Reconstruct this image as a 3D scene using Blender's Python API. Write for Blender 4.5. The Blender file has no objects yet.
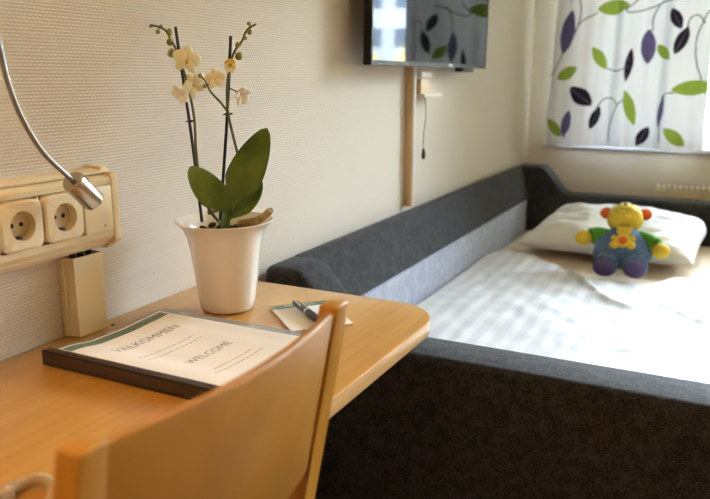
import bpy, bmesh, math, random
from mathutils import Vector, Matrix, noise
random.seed(7)
SC = bpy.context.scene
COL = SC.collection
PI = math.pi
EYE = 1.135
# ------------------------------------------------------------------ camera
FPX = 734.0; PX0, PY0 = 355.0, 249.5
PITCH = math.atan((PY0-77)/FPX)
YAW = math.atan((737-PX0)/math.hypot(FPX, PY0-77))
_s, _c = math.sin(YAW), math.cos(YAW)
_Fh = Vector((-_s, _c, 0)); _R = Vector((_c, _s, 0))
_F = _Fh*math.cos(PITCH)+Vector((0, 0, -math.sin(PITCH)))
_U = _Fh*math.sin(PITCH)+Vector((0, 0, math.cos(PITCH)))
def ray(px, py):
    return _F+_R*((px-PX0)/FPX)-_U*((py-PY0)/FPX)
def at(px, py, y):            # the world point at depth y that the photo shows at a pixel
    d = ray(px, py)*1.0; d = d*(y/d.y); return Vector((d.x, d.y, d.z+EYE))
def at_x(px, py, x):
    d = ray(px, py)*1.0; d = d*(x/d.x); return Vector((d.x, d.y, d.z+EYE))
def at_z(px, py, z):
    d = ray(px, py)*1.0; d = d*((z-EYE)/d.z); return Vector((d.x, d.y, d.z+EYE))

cam = bpy.data.cameras.new('camera'); co = bpy.data.objects.new('camera', cam)
COL.objects.link(co); SC.camera = co
cam.sensor_width = 36; cam.lens = 36*FPX/710
co.location = (0, 0, EYE)
co.rotation_euler = Matrix((_R, _U, -_F)).transposed().to_euler()
cam.clip_start = .02; cam.clip_end = 300
cam.dof.use_dof = True; cam.dof.focus_distance = 1.25; cam.dof.aperture_fstop = 4.5

# ------------------------------------------------------------------ materials
def mat(name, col, rough=.5, metal=0, **kw):
    m = bpy.data.materials.new(name); m.use_nodes = True
    b = m.node_tree.nodes['Principled BSDF']
    b.inputs['Base Color'].default_value = (*col, 1)
    b.inputs['Roughness'].default_value = rough
    b.inputs['Metallic'].default_value = metal
    for k, v in kw.items(): b.inputs[k.replace('_', ' ')].default_value = v
    return m
def nodes(m): return m.node_tree.nodes, m.node_tree.links, m.node_tree.nodes['Principled BSDF']
def N(m, t, **kw):
    n = m.node_tree.nodes.new(t)
    for k, v in kw.items():
        if k in n.inputs.keys(): n.inputs[k].default_value = v
        else: setattr(n, k, v)
    return n
def srgb(r, g, b):
    f = lambda c: (c/255/12.92) if c/255 <= .04045 else ((c/255+.055)/1.055)**2.4
    return (f(r), f(g), f(b))
def coords(m, scale=(1, 1, 1), rot=(0, 0, 0), geo=True):
    n = N(m, 'ShaderNodeNewGeometry') if geo else N(m, 'ShaderNodeTexCoord')
    mp = N(m, 'ShaderNodeMapping'); mp.inputs['Scale'].default_value = scale; mp.inputs['Rotation'].default_value = rot
    m.node_tree.links.new(n.outputs['Position' if geo else 'Object'], mp.inputs['Vector'])
    return mp.outputs['Vector']
def noisy(m, c1, c2, scale, vec_scale=(1, 1, 1), lo=.35, hi=.65, bump=0, dist=.001, detail=4, geo=True, rot=(0, 0, 0)):
    ns, lk, b = nodes(m)
    v = coords(m, vec_scale, rot, geo)
    t = N(m, 'ShaderNodeTexNoise', Scale=scale, Detail=detail); lk.new(v, t.inputs['Vector'])
    r = N(m, 'ShaderNodeValToRGB'); e = r.color_ramp.elements
    e[0].position = lo; e[1].position = hi; e[0].color = (*c1, 1); e[1].color = (*c2, 1)
    lk.new(t.outputs['Fac'], r.inputs['Fac']); lk.new(r.outputs['Color'], b.inputs['Base Color'])
    if bump:
        bp = N(m, 'ShaderNodeBump', Strength=bump, Distance=dist)
        lk.new(t.outputs['Fac'], bp.inputs['Height']); lk.new(bp.outputs['Normal'], b.inputs['Normal'])
    return m
M = {}
# wallpaper: woven glass-fibre pattern, rows of small staggered knots
def math_n(m, op, a, b_=None):
    n = N(m, 'ShaderNodeMath', operation=op)
    for i, v in enumerate((a, b_)):
        if v is None: continue
        if isinstance(v, (int, float)): n.inputs[i].default_value = v
        else: m.node_tree.links.new(v, n.inputs[i])
    return n.outputs[0]
def wallpaper(name, c1, c2):
    m = mat(name, c1, .62); ns, lk, b = nodes(m)
    g = N(m, 'ShaderNodeNewGeometry'); s = N(m, 'ShaderNodeSeparateXYZ'); lk.new(g.outputs['Position'], s.inputs[0])
    u = math_n(m, 'ADD', s.outputs['Y'], s.outputs['X']); z = s.outputs['Z']
    zr = math_n(m, 'SINE', math_n(m, 'MULTIPLY', z, 2*PI/.0050))
    row = math_n(m, 'FLOOR', math_n(m, 'MULTIPLY', z, 1/.0050))
    ph = math_n(m, 'MULTIPLY', math_n(m, 'MODULO', row, 2.0), PI)
    ur = math_n(m, 'SINE', math_n(m, 'ADD', math_n(m, 'MULTIPLY', u, 2*PI/.0085), ph))
    h = math_n(m, 'ADD', math_n(m, 'MULTIPLY', zr, .6), math_n(m, 'MULTIPLY', ur, .24))
    t = N(m, 'ShaderNodeTexNoise', Scale=260.0, Detail=2.0); lk.new(g.outputs['Position'], t.inputs['Vector'])
    h = math_n(m, 'ADD', h, math_n(m, 'MULTIPLY', t.outputs['Fac'], .55))
    bp = N(m, 'ShaderNodeBump', Strength=.6, Distance=.0010)
    lk.new(h, bp.inputs['Height']); lk.new(bp.outputs['Normal'], b.inputs['Normal'])
    r = N(m, 'ShaderNodeValToRGB'); e = r.color_ramp.elements
    e[0].color = (*c1, 1); e[1].color = (*c2, 1); e[0].position = .1; e[1].position = .9
    lk.new(math_n(m, 'MULTIPLY_ADD', h, .35), r.inputs['Fac'])
    lk.new(r.outputs['Color'], b.inputs['Base Color'])
    return m
M['wallpaper'] = wallpaper('wallpaper', srgb(200, 189, 172), srgb(214, 204, 189))
M['tan_wall'] = mat('tan_painted_wall', srgb(176, 140, 98), .8)
M['sill'] = mat('grey_white_sill', srgb(188, 188, 190), .4)
M['ceiling'] = mat('ceiling_paint', srgb(228, 224, 214), .8)
M['floor'] = noisy(mat('floor_laminate', (0, 0, 0), .4), srgb(96, 68, 44), srgb(124, 90, 58), 6, (1, 12, 1))
M['white_trim'] = mat('white_paint', srgb(224, 222, 214), .35)
# beech / birch laminates
def wood(name, c1, c2, axis_scale, rough, scale=5, coat=0):
    m = mat(name, c1, rough); noisy(m, c1, c2, scale, axis_scale, .3, .7, .03, .0005, 6)
    nodes(m)[2].inputs['Coat Weight'].default_value = coat; nodes(m)[2].inputs['Coat Roughness'].default_value = .2
    return m
M['desk'] = wood('desk_laminate', srgb(184, 132, 58), srgb(197, 147, 72), (26, 2.2, 10), .34, 4, .35)
M['desk_edge'] = wood('desk_edge_wood', srgb(204, 160, 102), srgb(217, 176, 120), (10, 3, 60), .3, 4, .3)
M['beech'] = wood('beech_lacquer', srgb(180, 124, 34), srgb(194, 139, 46), (14, 14, 2), .42, 5, .1)
M['beech_panel'] = wood('beech_veneer', srgb(170, 116, 32), srgb(182, 128, 42), (12, 3, 2.2), .45, 5, .08)
def fabric(name, c1, c2, scale=420, bump=.5, geo=True, rough=.95, vs=(1, 1, 1)):
    m = mat(name, c1, rough); ns, lk, b = nodes(m)
    v = coords(m, vs, (0, 0, 0), geo)
    t = N(m, 'ShaderNodeTexNoise', Scale=float(scale), Detail=3.0); lk.new(v, t.inputs['Vector'])
    t2 = N(m, 'ShaderNodeTexNoise', Scale=scale*.12, Detail=3.0); lk.new(v, t2.inputs['Vector'])
    a = math_n(m, 'ADD', math_n(m, 'MULTIPLY', t.outputs['Fac'], .7), math_n(m, 'MULTIPLY', t2.outputs['Fac'], .3))
    r = N(m, 'ShaderNodeValToRGB'); e = r.color_ramp.elements
    e[0].position = .43; e[1].position = .58; e[0].color = (*c1, 1); e[1].color = (*c2, 1)
    lk.new(a, r.inputs['Fac']); lk.new(r.outputs['Color'], b.inputs['Base Color'])
    bp = N(m, 'ShaderNodeBump', Strength=bump, Distance=.0012)
    lk.new(t.outputs['Fac'], bp.inputs['Height']); lk.new(bp.outputs['Normal'], b.inputs['Normal'])
    b.inputs['Sheen Weight'].default_value = .06; b.inputs['Sheen Roughness'].default_value = .5
    return m
M['charcoal'] = fabric('charcoal_upholstery', srgb(8, 8, 8), srgb(54, 54, 56), 330)
M['bluegrey'] = fabric('light_bluegrey_upholstery', srgb(150, 154, 172), srgb(182, 186, 202), 200, .3)
# bed linen with woven satin stripes
def linen(name, c, stripes=True):
    m = mat(name, c, .75); ns, lk, b = nodes(m)
    if stripes:
        g = N(m, 'ShaderNodeNewGeometry'); s = N(m, 'ShaderNodeSeparateXYZ'); lk.new(g.outputs['Position'], s.inputs[0])
        w = math_n(m, 'GREATER_THAN', math_n(m, 'SINE', math_n(m, 'MULTIPLY', s.outputs['X'], 2*PI/.052)), 0.0)
        mx = N(m, 'ShaderNodeMix', data_type='RGBA')
        lk.new(w, mx.inputs[0]); mx.inputs[6].default_value = (*c, 1); mx.inputs[7].default_value = (c[0]*.85, c[1]*.855, c[2]*.88, 1)
        lk.new(mx.outputs[2], b.inputs['Base Color'])
        lk.new(math_n(m, 'MULTIPLY_ADD', w, -.3), b.inputs['Roughness'])
        b.inputs['Roughness'].links[0].from_node.inputs[2].default_value = .8
    b.inputs['Sheen Weight'].default_value = .15
    return m
M['linen'] = linen('white_striped_linen', (.65, .655, .675))
M['pillowcase'] = linen('white_pillow_linen', (.78, .77, .78), False)
M['undersheet'] = linen('cream_undersheet', srgb(206, 182, 150), False)
M['pot'] = mat('glazed_white_ceramic', srgb(232, 222, 208), .22, Coat_Weight=.3)
M['bark'] = noisy(mat('orchid_bark', (0, 0, 0), .9), srgb(38, 26, 18), srgb(92, 66, 44), 60)
M['leaf'] = noisy(mat('orchid_leaf', (0, 0, 0), .32, Coat_Weight=.2), srgb(60, 90, 24), srgb(98, 126, 44), 14)
M['stem'] = mat('orchid_stem', srgb(88, 92, 42), .5)
M['bud'] = noisy(mat('orchid_bud', (0, 0, 0), .5), srgb(112, 116, 48), srgb(150, 146, 70), 90)
M['petal'] = noisy(mat('orchid_petal', (0, 0, 0), .6, Subsurface_Weight=.15), srgb(238, 226, 176), srgb(246, 241, 220), 40)
M['petal_white'] = mat('orchid_petal_white', srgb(240, 234, 220), .6, Subsurface_Weight=.15)
M['lip'] = mat('orchid_lip', srgb(214, 176, 52), .5)
M['stake'] = mat('dark_stake', srgb(20, 15, 14), .4)
M['root'] = noisy(mat('dry_root', (0, 0, 0), .8), srgb(132, 110, 70), srgb(170, 148, 104), 50)
M['ivory'] = mat('ivory_plastic', srgb(222, 205, 168), .32)
M['ivory2'] = mat('ivory_plastic_socket', srgb(226, 211, 178), .28)
M['ivory_in'] = mat('ivory_socket_well', srgb(208, 192, 158), .35)
M['black'] = mat('black_plastic', (.008, .008, .009), .35)
M['hole'] = mat('dark_hole', (.004, .004, .004), .8)
M['steel'] = mat('brushed_steel', (.48, .44, .39), .26, 1.0)
M['steel_neck'] = mat('steel_neck', (.28, .27, .26), .3, 1.0)
M['lens'] = mat('lamp_lens', (.5, .5, .48), .15)
M['screen'] = mat('tv_screen', (.004, .005, .005), .035, Specular_IOR_Level=.25)
M['tv_case'] = mat('tv_case', (.008, .008, .009), .5, Specular_IOR_Level=.25)
M['logo'] = mat('silver_print', (.5, .5, .5), .3, .6)
M['paper'] = mat('paper', srgb(236, 232, 226), .55)
M['green_print'] = mat('green_print', srgb(92, 116, 98), .5)
M['cream_print'] = mat('cream_print', srgb(214, 206, 186), .5)
M['grey_print'] = mat('grey_print', srgb(132, 128, 124), .6)
M['pale_print'] = mat('pale_grey_print', srgb(176, 166, 158), .6)
M['film'] = mat('clear_film', srgb(150, 148, 148), .12)
M['film_clear'] = mat('grey_plastic_cover', srgb(132, 130, 130), .16)
M['spine'] = mat('brown_spine', srgb(58, 42, 36), .3)
M['spine_dark'] = mat('dark_spine', srgb(28, 22, 22), .25)
M['pen_dark'] = mat('pen_body', srgb(44, 40, 40), .25)
M['chrome'] = mat('chrome', (.8, .8, .8), .12, 1.0)
M['cord_beige'] = mat('beige_cord', srgb(196, 170, 130), .45)
M['white_plastic'] = mat('white_plastic', srgb(220, 214, 204), .4)
M['beige_and_duct_shade'] = mat('beige_plastic_and_duct_shade', srgb(206, 178, 134), .4)  # the bracket's own beige; on the slim duct it paints warm shade
def cloth_t(name, c, tr=.35):        # thin curtain cloth that lets daylight through
    m = bpy.data.materials.new(name); m.use_nodes = True; nt = m.node_tree; nt.nodes.clear()
    o = nt.nodes.new('ShaderNodeOutputMaterial'); d = nt.nodes.new('ShaderNodeBsdfDiffuse'); t = nt.nodes.new('ShaderNodeBsdfTranslucent')
    mx = nt.nodes.new('ShaderNodeMixShader'); mx.inputs[0].default_value = tr
    d.inputs[0].default_value = (*c, 1); t.inputs[0].default_value = (*c, 1)
    nt.links.new(d.outputs[0], mx.inputs[1]); nt.links.new(t.outputs[0], mx.inputs[2]); nt.links.new(mx.outputs[0], o.inputs[0])
    return m
M['curtain'] = cloth_t('curtain_cloth', srgb(220, 221, 226), .045)
M['c_green'] = cloth_t('curtain_green', srgb(126, 144, 58), .05)
M['c_purple'] = cloth_t('curtain_purple', srgb(88, 80, 116), .04)
M['c_dark'] = cloth_t('curtain_dark', srgb(40, 34, 48), .03)
M['c_stem'] = cloth_t('curtain_stem', srgb(96, 92, 98), .04)
def glass(name):
    m = bpy.data.materials.new(name); m.use_nodes = True; nt = m.node_tree; nt.nodes.clear()
    o = nt.nodes.new('ShaderNodeOutputMaterial'); g = nt.nodes.new('ShaderNodeBsdfGlossy'); t = nt.nodes.new('ShaderNodeBsdfTransparent')
    g.inputs['Roughness'].default_value = .01; g.inputs[0].default_value = (.9, .95, .95, 1)
    fr = nt.nodes.new('ShaderNodeFresnel'); fr.inputs[0].default_value = 1.45
    mx = nt.nodes.new('ShaderNodeMixShader'); nt.links.new(fr.outputs[0], mx.inputs[0])
    nt.links.new(t.outputs[0], mx.inputs[1]); nt.links.new(g.outputs[0], mx.inputs[2]); nt.links.new(mx.outputs[0], o.inputs[0])
    return m
M['glass'] = glass('window_glass')
M['facade'] = mat('white_facade', (.30, .31, .32), .8)
M['facade_pane'] = mat('facade_window', (.03, .045, .07), .3)
M['radiator'] = mat('radiator_enamel', srgb(222, 212, 192), .4)
M['toy_yellow'] = fabric('toy_yellow', srgb(214, 184, 50), srgb(230, 202, 76), 120, .4, False)
M['toy_pale'] = fabric('toy_pale_yellow', srgb(228, 216, 130), srgb(238, 228, 156), 120, .4, False)
M['toy_orange'] = fabric('toy_orange', srgb(206, 84, 24), srgb(222, 104, 36), 120, .4, False)
M['toy_green'] = fabric('toy_green', srgb(70, 130, 36), srgb(88, 150, 48), 120, .4, False)
M['toy_blue'] = fabric('toy_blue', srgb(70, 96, 132), srgb(96, 124, 160), 120, .4, False)
M['toy_purple'] = fabric('toy_purple', srgb(74, 62, 108), srgb(92, 78, 130), 120, .4, False)
M['grass'] = noisy(mat('grass_ground', (0, 0, 0), .9), srgb(120, 118, 70), srgb(160, 150, 96), .6)
M['bush'] = noisy(mat('autumn_bush', (0, 0, 0), .9), srgb(150, 128, 70), srgb(190, 170, 110), 3)

# ------------------------------------------------------------------ mesh helpers
def B(): return bmesh.new()
def box(bm, a, b, bev=0, seg=2):
    x0, y0, z0 = a; x1, y1, z1 = b
    vs = [bm.verts.new((x, y, z)) for x in (x0, x1) for y in (y0, y1) for z in (z0, z1)]
    fs = [bm.faces.new([vs[i] for i in q]) for q in ((0, 1, 3, 2), (4, 6, 7, 5), (0, 4, 5, 1), (2, 3, 7, 6), (0, 2, 6, 4), (1, 5, 7, 3))]
    if bev:
        es = list({e for f in fs for e in f.edges})
        bmesh.ops.bevel(bm, geom=es, offset=bev, segments=seg, profile=.5, affect='EDGES')
    return bm
def prism(bm, pts, t0, t1, axis='y', bev=0, seg=3):
    """polygon extruded along an axis; pts are the two other coordinates in order"""
    def v(p, t):
        return {'y': (p[0], t, p[1]), 'z': (p[0], p[1], t), 'x': (t, p[0], p[1])}[axis]
    a = [bm.verts.new(v(p, t0)) for p in pts]; b = [bm.verts.new(v(p, t1)) for p in pts]
    n = len(pts); fs = [bm.faces.new(a[::-1]), bm.faces.new(b)]
    for i in range(n): fs.append(bm.faces.new((a[i], a[(i+1) % n], b[(i+1) % n], b[i])))
    bmesh.ops.recalc_face_normals(bm, faces=fs)
    if bev:
        es = list({e for f in fs for e in f.edges})
        bmesh.ops.bevel(bm, geom=es, offset=bev, segments=seg, profile=.5, affect='EDGES')
    return bm
def frame_at(t):
    t = t.normalized(); u = t.cross(Vector((0, 0, 1)))
    if u.length < 1e-3: u = t.cross(Vector((1, 0, 0)))
    u.normalize(); return u, t.cross(u).normalized()
def smooth(pts, n=8):
    pts = [Vector(p) for p in pts]
    if len(pts) < 3: return pts
    out = []
    P = [2*pts[0]-pts[1]]+pts+[2*pts[-1]-pts[-2]]
    for i in range(1, len(P)-2):
        for k in range(n):
            t = k/n; a, b, c, d = P[i-1], P[i], P[i+1], P[i+2]
            out.append(.5*((2*b)+(c-a)*t+(2*a-5*b+4*c-d)*t*t+(3*b-a-3*c+d)*t**3))
    out.append(pts[-1]); return out
def tube(bm, pts, r, seg=10, cap=True):
    pts = [Vector(p) for p in pts]; rr = r if isinstance(r, (list, tuple)) else [r]*len(pts)
    rings = []; u0 = None
    for i, p in enumerate(pts):
        t = (pts[min(i+1, len(pts)-1)]-pts[max(i-1, 0)]).normalized()
        if u0 is None: u, w = frame_at(t)
        else:
            u = (u0-t*u0.dot(t)).normalized(); w = t.cross(u)
        u0 = u
        rings.append([bm.verts.new(p+(u*math.cos(2*PI*k/seg)+w*math.sin(2*PI*k/seg))*rr[i]) for k in range(seg)])
    for a, b in zip(rings, rings[1:]):
        for k in range(seg): bm.faces.new((a[k], a[(k+1) % seg], b[(k+1) % seg], b[k]))
    if cap: bm.faces.new(rings[0][::-1]); bm.faces.new(rings[-1])
    return bm
def lathe(bm, prof, origin=(0, 0, 0), axis=(0, 0, 1), seg=48):
    """prof: (radius, height) pairs turned about an axis"""
    o = Vector(origin); t = Vector(axis).normalized(); u, w = frame_at(t); rings = []
    for r, h in prof:
        if r < 1e-6: rings.append([bm.verts.new(o+t*h)])
        else: rings.append([bm.verts.new(o+t*h+(u*math.cos(2*PI*k/seg)+w*math.sin(2*PI*k/seg))*r) for k in range(seg)])
    for a, b in zip(rings, rings[1:]):
        if len(a) == 1 and len(b) == 1: continue
        for k in range(seg):
            k2 = (k+1) % seg
            if len(a) == 1: bm.faces.new((a[0], b[k2], b[k]))
            elif len(b) == 1: bm.faces.new((a[k], a[k2], b[0]))
            else: bm.faces.new((a[k], a[k2], b[k2], b[k]))
    bmesh.ops.recalc_face_normals(bm, faces=bm.faces[:])
    return bm
def ball(bm, c, r, rot=None, seg=20, fn=None):
    """ellipsoid; r is a 3-tuple; fn may deform the unit-sphere point"""
    c = Vector(c); rot = rot or Matrix.Identity(3)
    res = bmesh.ops.create_uvsphere(bm, u_segments=seg, v_segments=max(8, seg*2//3), radius=1)
    for v in res['verts']:
        p = v.co.copy()
        if fn: p = fn(p)
        v.co = c+rot@Vector((p.x*r[0], p.y*r[1], p.z*r[2]))
    return bm
def world_loc(o):
    p = Vector(o.location)
    while o.parent: o = o.parent; p += o.location
    return p
def part(name, bm, m, parent, smooth_=True, label=None, angle=.7, mod=None):
    bmesh.ops.translate(bm, verts=bm.verts[:], vec=-world_loc(parent))
    me = bpy.data.meshes.new(name); bm.normal_update(); bm.to_mesh(me); bm.free()
    o = bpy.data.objects.new(name, me); COL.objects.link(o); o.parent = parent
    fin(me, m, smooth_, angle)
    if label: o['label'] = label
    return o
def fin(me, m, smooth_, angle):
    for x in (m if isinstance(m, (list, tuple)) else [m]): me.materials.append(x)
    if smooth_:
        me.polygons.foreach_set('use_smooth', [True]*len(me.polygons))
        me.set_sharp_from_angle(angle=angle)
def props(o, label=None, cat=None, group=None, kind=None):
    for k, v in (('label', label), ('category', cat), ('group', group), ('kind', kind)):
        if v: o[k] = v
    return o
def thing(name, label, cat, loc, group=None):
    o = bpy.data.objects.new(name, None); COL.objects.link(o); o.location = loc; o.empty_display_size = .05
    return props(o, label, cat, group)
def solo(name, bm, m, label, cat, group=None, kind=None, smooth_=True, angle=.7, loc=None):
    xs = [v.co.x for v in bm.verts]; ys = [v.co.y for v in bm.verts]; zs = [v.co.z for v in bm.verts]
    c = Vector(((min(xs)+max(xs))/2, (min(ys)+max(ys))/2, min(zs))) if loc is None else Vector(loc)
    bmesh.ops.translate(bm, verts=bm.verts[:], vec=-c)
    me = bpy.data.meshes.new(name); bm.normal_update(); bm.to_mesh(me); bm.free()
    o = bpy.data.objects.new(name, me); COL.objects.link(o); o.location = c
    fin(me, m, smooth_, angle)
    return props(o, label, cat, group, kind)
def struct(name, bm, m, smooth_=False): return solo(name, bm, m, None, None, kind='structure', smooth_=smooth_)
def text_bm(s, size, fn, extrude=0.0, align='CENTER'):
    """lettering as a mesh; fn maps flat text coordinates (u, v) to the world"""
    cu = bpy.data.curves.new('lettering', 'FONT'); cu.body = s; cu.size = size; cu.align_x = align; cu.align_y = 'CENTER'
    cu.resolution_u = 3
    o = bpy.data.objects.new('lettering', cu); COL.objects.link(o)
    dg = bpy.context.evaluated_depsgraph_get(); dg.update()
    me = bpy.data.meshes.new_from_object(o.evaluated_get(dg))
    bm = B(); bm.from_mesh(me); bpy.data.objects.remove(o); bpy.data.curves.remove(cu); bpy.data.meshes.remove(me)
    bmesh.ops.subdivide_edges(bm, edges=[e for e in bm.edges if e.calc_length() > size*.5], cuts=2)
    for v in bm.verts: v.co = Vector(fn(v.co.x, v.co.y))
    return bm

# ------------------------------------------------------------------ room shell
XW, YW, XR, YF, ZC = -.91, 3.72, 2.3, -2.0, 2.5
struct('floor', box(B(), (XW-.1, YF-.1, -.1), (XR+.1, YW+.2, 0)), M['floor'])
struct('ceiling', box(B(), (XW-.1, YF-.1, ZC), (XR+.1, YW+.2, ZC+.1)), M['ceiling'])
struct('wall_left', box(B(), (XW-.1, YF-.1, 0), (XW, YW, ZC)), M['wallpaper'])
struct('wall_right', box(B(), (XR, YF-.1, 0), (XR+.1, YW, ZC)), M['tan_wall'])
struct('wall_front', box(B(), (XW, YF-.1, 0), (XR, YF, ZC)), M['tan_wall'])
OX0, OX1, OZ0, OZ1 = -.74, 2.05, .815, 2.2
bm = B()
box(bm, (XW-.1, YW, 0), (XR+.1, YW+.2, OZ0)); box(bm, (XW-.1, YW, OZ1), (XR+.1, YW+.2, ZC))
box(bm, (XW-.1, YW, OZ0), (OX0, YW+.2, OZ1)); box(bm, (OX1, YW, OZ0), (XR+.1, YW+.2, OZ1))
struct('wall_back', bm, M['wallpaper'])
win = thing('window_1', None, None, (OX0, YW+.1, OZ0)); win['kind'] = 'structure'
bm = B(); f = .055
box(bm, (OX0, YW+.09, OZ0), (OX0+f, YW+.15, OZ1)); box(bm, (OX1-f, YW+.09, OZ0), (OX1, YW+.15, OZ1))
box(bm, (OX0+f, YW+.09, OZ0), (OX1-f, YW+.15, OZ0+f)); box(bm, (OX0+f, YW+.09, OZ1-f), (OX1-f, YW+.15, OZ1))
box(bm, (.62, YW+.09, OZ0+f), (.69, YW+.15, OZ1-f))
part('window_frame', bm, M['white_trim'], win, False)
bm = B(); box(bm, (OX0+f, YW+.115, OZ0+f), (.62, YW+.121, OZ1-f)); box(bm, (.69, YW+.115, OZ0+f), (OX1-f, YW+.121, OZ1-f))
part('window_pane', bm, M['glass'], win, False)
part('window_sill', box(B(), (OX0-.09, YW-.026, OZ0-.018), (OX1+.06, YW+.09, OZ0+.001), .004), M['sill'], win)
struct('baseboard_left', box(B(), (XW, YF, 0), (XW+.014, YW, .07), .003), M['white_trim'])
struct('baseboard_back', box(B(), (XW+.014, YW-.014, 0), (XR, YW, .07), .003), M['white_trim'])

# ------------------------------------------------------------------ outside
struct('ground', box(B(), (-60, 4.5, -7.2), (120, 140, -7)), M['grass'])
FB = 62.0
bld = thing('apartment_building', 'white apartment building with rows of blue-grey windows outside the window', 'building', (26, FB, -7))
part('wall', box(B(), (8, FB, -7), (60, FB+10, 20)), M['facade'], bld, False)
for k in range(6):
    for i in range(12):
        x = 15+i*2.35+.45*(i % 2); z = -3.6+k*3.3
        w = part('window', box(B(), (x, FB-.04, z), (x+1.5, FB+.03, z+1.6)), M['facade_pane'], bld, False)
for i in range(9):       # round-crowned trees in a row before the building
    x = 15+i*5.0; h = 9.4+1.3*random.random(); y = FB-9-random.random()
    t_ = thing('tree', 'dry yellowish round tree in the row before the white apartment building', 'tree', (x, y, -7), 'trees in front of the apartment building')
    bm = B(); ball(bm, (0, 0, 0), (2.0, 1.8, h/2-.8), seg=28, fn=lambda p: p*(1+.22*noise.noise(p*2.4+Vector((i*3.1, 0, 0)))+.12*noise.noise(p*7)))
    bmesh.ops.translate(bm, verts=bm.verts[:], vec=(x, y, -7+1.6+h/2-.8)); part('crown', bm, M['bush'], t_, angle=3)
    part('trunk', tube(B(), [(x, y, -7), (x, y, -4)], [.25, .18], 10), M['spine'], t_)

# ------------------------------------------------------------------ desk
ZD = .735; DX0, DX1, DY0, DY1 = XW+.002, -.419, -1.0, 1.185
desk = thing('desk', 'light birch laminate desk with a rounded corner along the wallpapered wall', 'desk', (-.66, .1, 0))
def desk_outline(off=0, r=.095, n=14):
    pts = [(DX0, DY0), (DX1+off, DY0)]
    cx_, cy_ = DX1-r, DY1-r
    for k in range(n+1):
        a = PI/2*k/n; pts.append((cx_+(r+off)*math.cos(a), cy_+(r+off)*math.sin(a)))
    pts.append((DX0, DY1+off)); return pts
bm = prism(B(), desk_outline(-.0), ZD-.026, ZD, 'z')
bmesh.ops.bevel(bm, geom=[e for e in bm.edges if abs(e.verts[0].co.z-e.verts[1].co.z) < 1e-6], offset=.0022, segments=2, affect='EDGES', profile=.5)
bm.faces.ensure_lookup_table(); bm.normal_update()
for f_ in bm.faces: f_.material_index = 0 if f_.normal.z > .9 else 1
part('tabletop', bm, [M['desk'], M['desk_edge']], desk, True, angle=.5)
for x, y in ((-.87, -.93), (-.47, -.93), (-.87, 1.11)):
    part('leg', box(B(), (x-.02, y-.02, 0.001), (x+.02, y+.02, ZD-.026), .003), M['steel'], desk)
part('rail', box(B(), (-.89, -.9, ZD-.09), (-.872, 1.09, ZD-.026)), M['desk_edge'], desk)
p = at_z(112.5, 325, ZD)
part('screw', lathe(B(), [(.0, .0012), (.0022, .0012), (.003, .0002), (.003, 0)], (p.x, p.y, ZD), seg=16), M['spine_dark'], desk, label='small dark screw head')

# ------------------------------------------------------------------ chair in front
ch = thing('chair', 'honey-coloured beech chair with a curved backrest in front of the desk', 'chair', (-.55, .5, 0))
TOP = EYE-.235
def post_x(z): return -.360-.19*(TOP-z)
def post(yc, w=.027, d=.024, topz=TOP):
    bm = B(); n = 12; rings = []
    for k in range(n+1):
        z = .0+(topz)*k/n
        xx = post_x(z) if z > .42 else post_x(.42)+.08*(.42-z)/.42
        s = 1 if z > .3 else .75+.25*z/.3
        rings.append([bm.verts.new((xx+dx*d/2*s, yc+dy*w/2*s, z)) for dx, dy in ((-1, -1), (1, -1), (1, 1), (-1, 1))])
    for a, b in zip(rings, rings[1:]):
        for k in range(4): bm.faces.new((a[k], a[(k+1) % 4], b[(k+1) % 4], b[k]))
    bm.faces.new(rings[0][::-1]); t = bm.faces.new(rings[-1])
    es = [e for e in bm.edges if not (abs(e.verts[0].co.z-e.verts[1].co.z) < 1e-6 and 0.001 < e.verts[0].co.z < topz-.001)]
    bmesh.ops.bevel(bm, geom=es, offset=.0035, segments=3, affect='EDGES', profile=.5)
    return bm
YL, YR_ = .313, .662
part('post', post(YL), M['beech'], ch, angle=1.2); part('post', post(YR_), M['beech'], ch, angle=1.2)
# curved back panel
bm = B(); n = 28; th = .013; secs = []
zt, zb = TOP-.006, TOP-.200
for k in range(n+1):
    s = k/n; y = YL+.014+(YR_-YL-.028)*s
    bow = .021*math.sin(PI*s)**.9 if 0 < s < 1 else 0
    dx_ = (math.cos(PI*s))*.021*PI/(YR_-YL)
    nx = Vector((1, -dx_, 0)).normalized()
    ring = []
    prof = []
    for j in range(9):
        z = zb+(zt-zb)*j/8; prof.append((.5, z))
    q = [(th/2, zb+.003), (th/2, (zt+zb)/2), (th/2, zt-.004), (th/2-.003, zt), (-th/2+.003, zt), (-th/2, zt-.004), (-th/2, (zt+zb)/2), (-th/2, zb+.003), (-th/2+.003, zb), (th/2-.003, zb)]
    for o_, z in q:
        ring.append(bm.verts.new(Vector((post_x(z)+.002+bow, y, z))+nx*o_))
    secs.append(ring)
for a, b in zip(secs, secs[1:]):
    for j in range(len(a)): bm.faces.new((a[j], a[(j+1) % len(a)], b[(j+1) % len(a)], b[j]))
bm.faces.new(secs[0]); bm.faces.new(secs[-1][::-1]); bmesh.ops.recalc_face_normals(bm, faces=bm.faces[:])
part('backrest', bm, M['beech_panel'], ch, angle=1.0)
part('seat', prism(B(), [(-.455, YL-.01), (-.455, YR_+.01), (-.83, YR_+.04), (-.83, YL-.04)], .435, .455, 'z', .006), M['beech_panel'], ch)
for y in (YL-.01, YR_+.01):
    part('leg', tube(B(), [(-.80, y, .434), (-.81, y, .001)], [.017, .013], 16), M['beech'], ch)
    part('seat_rail', box(B(), (-.785, y-.009, .39), (-.455, y+.009, .434), .003), M['beech'], ch)

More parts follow.
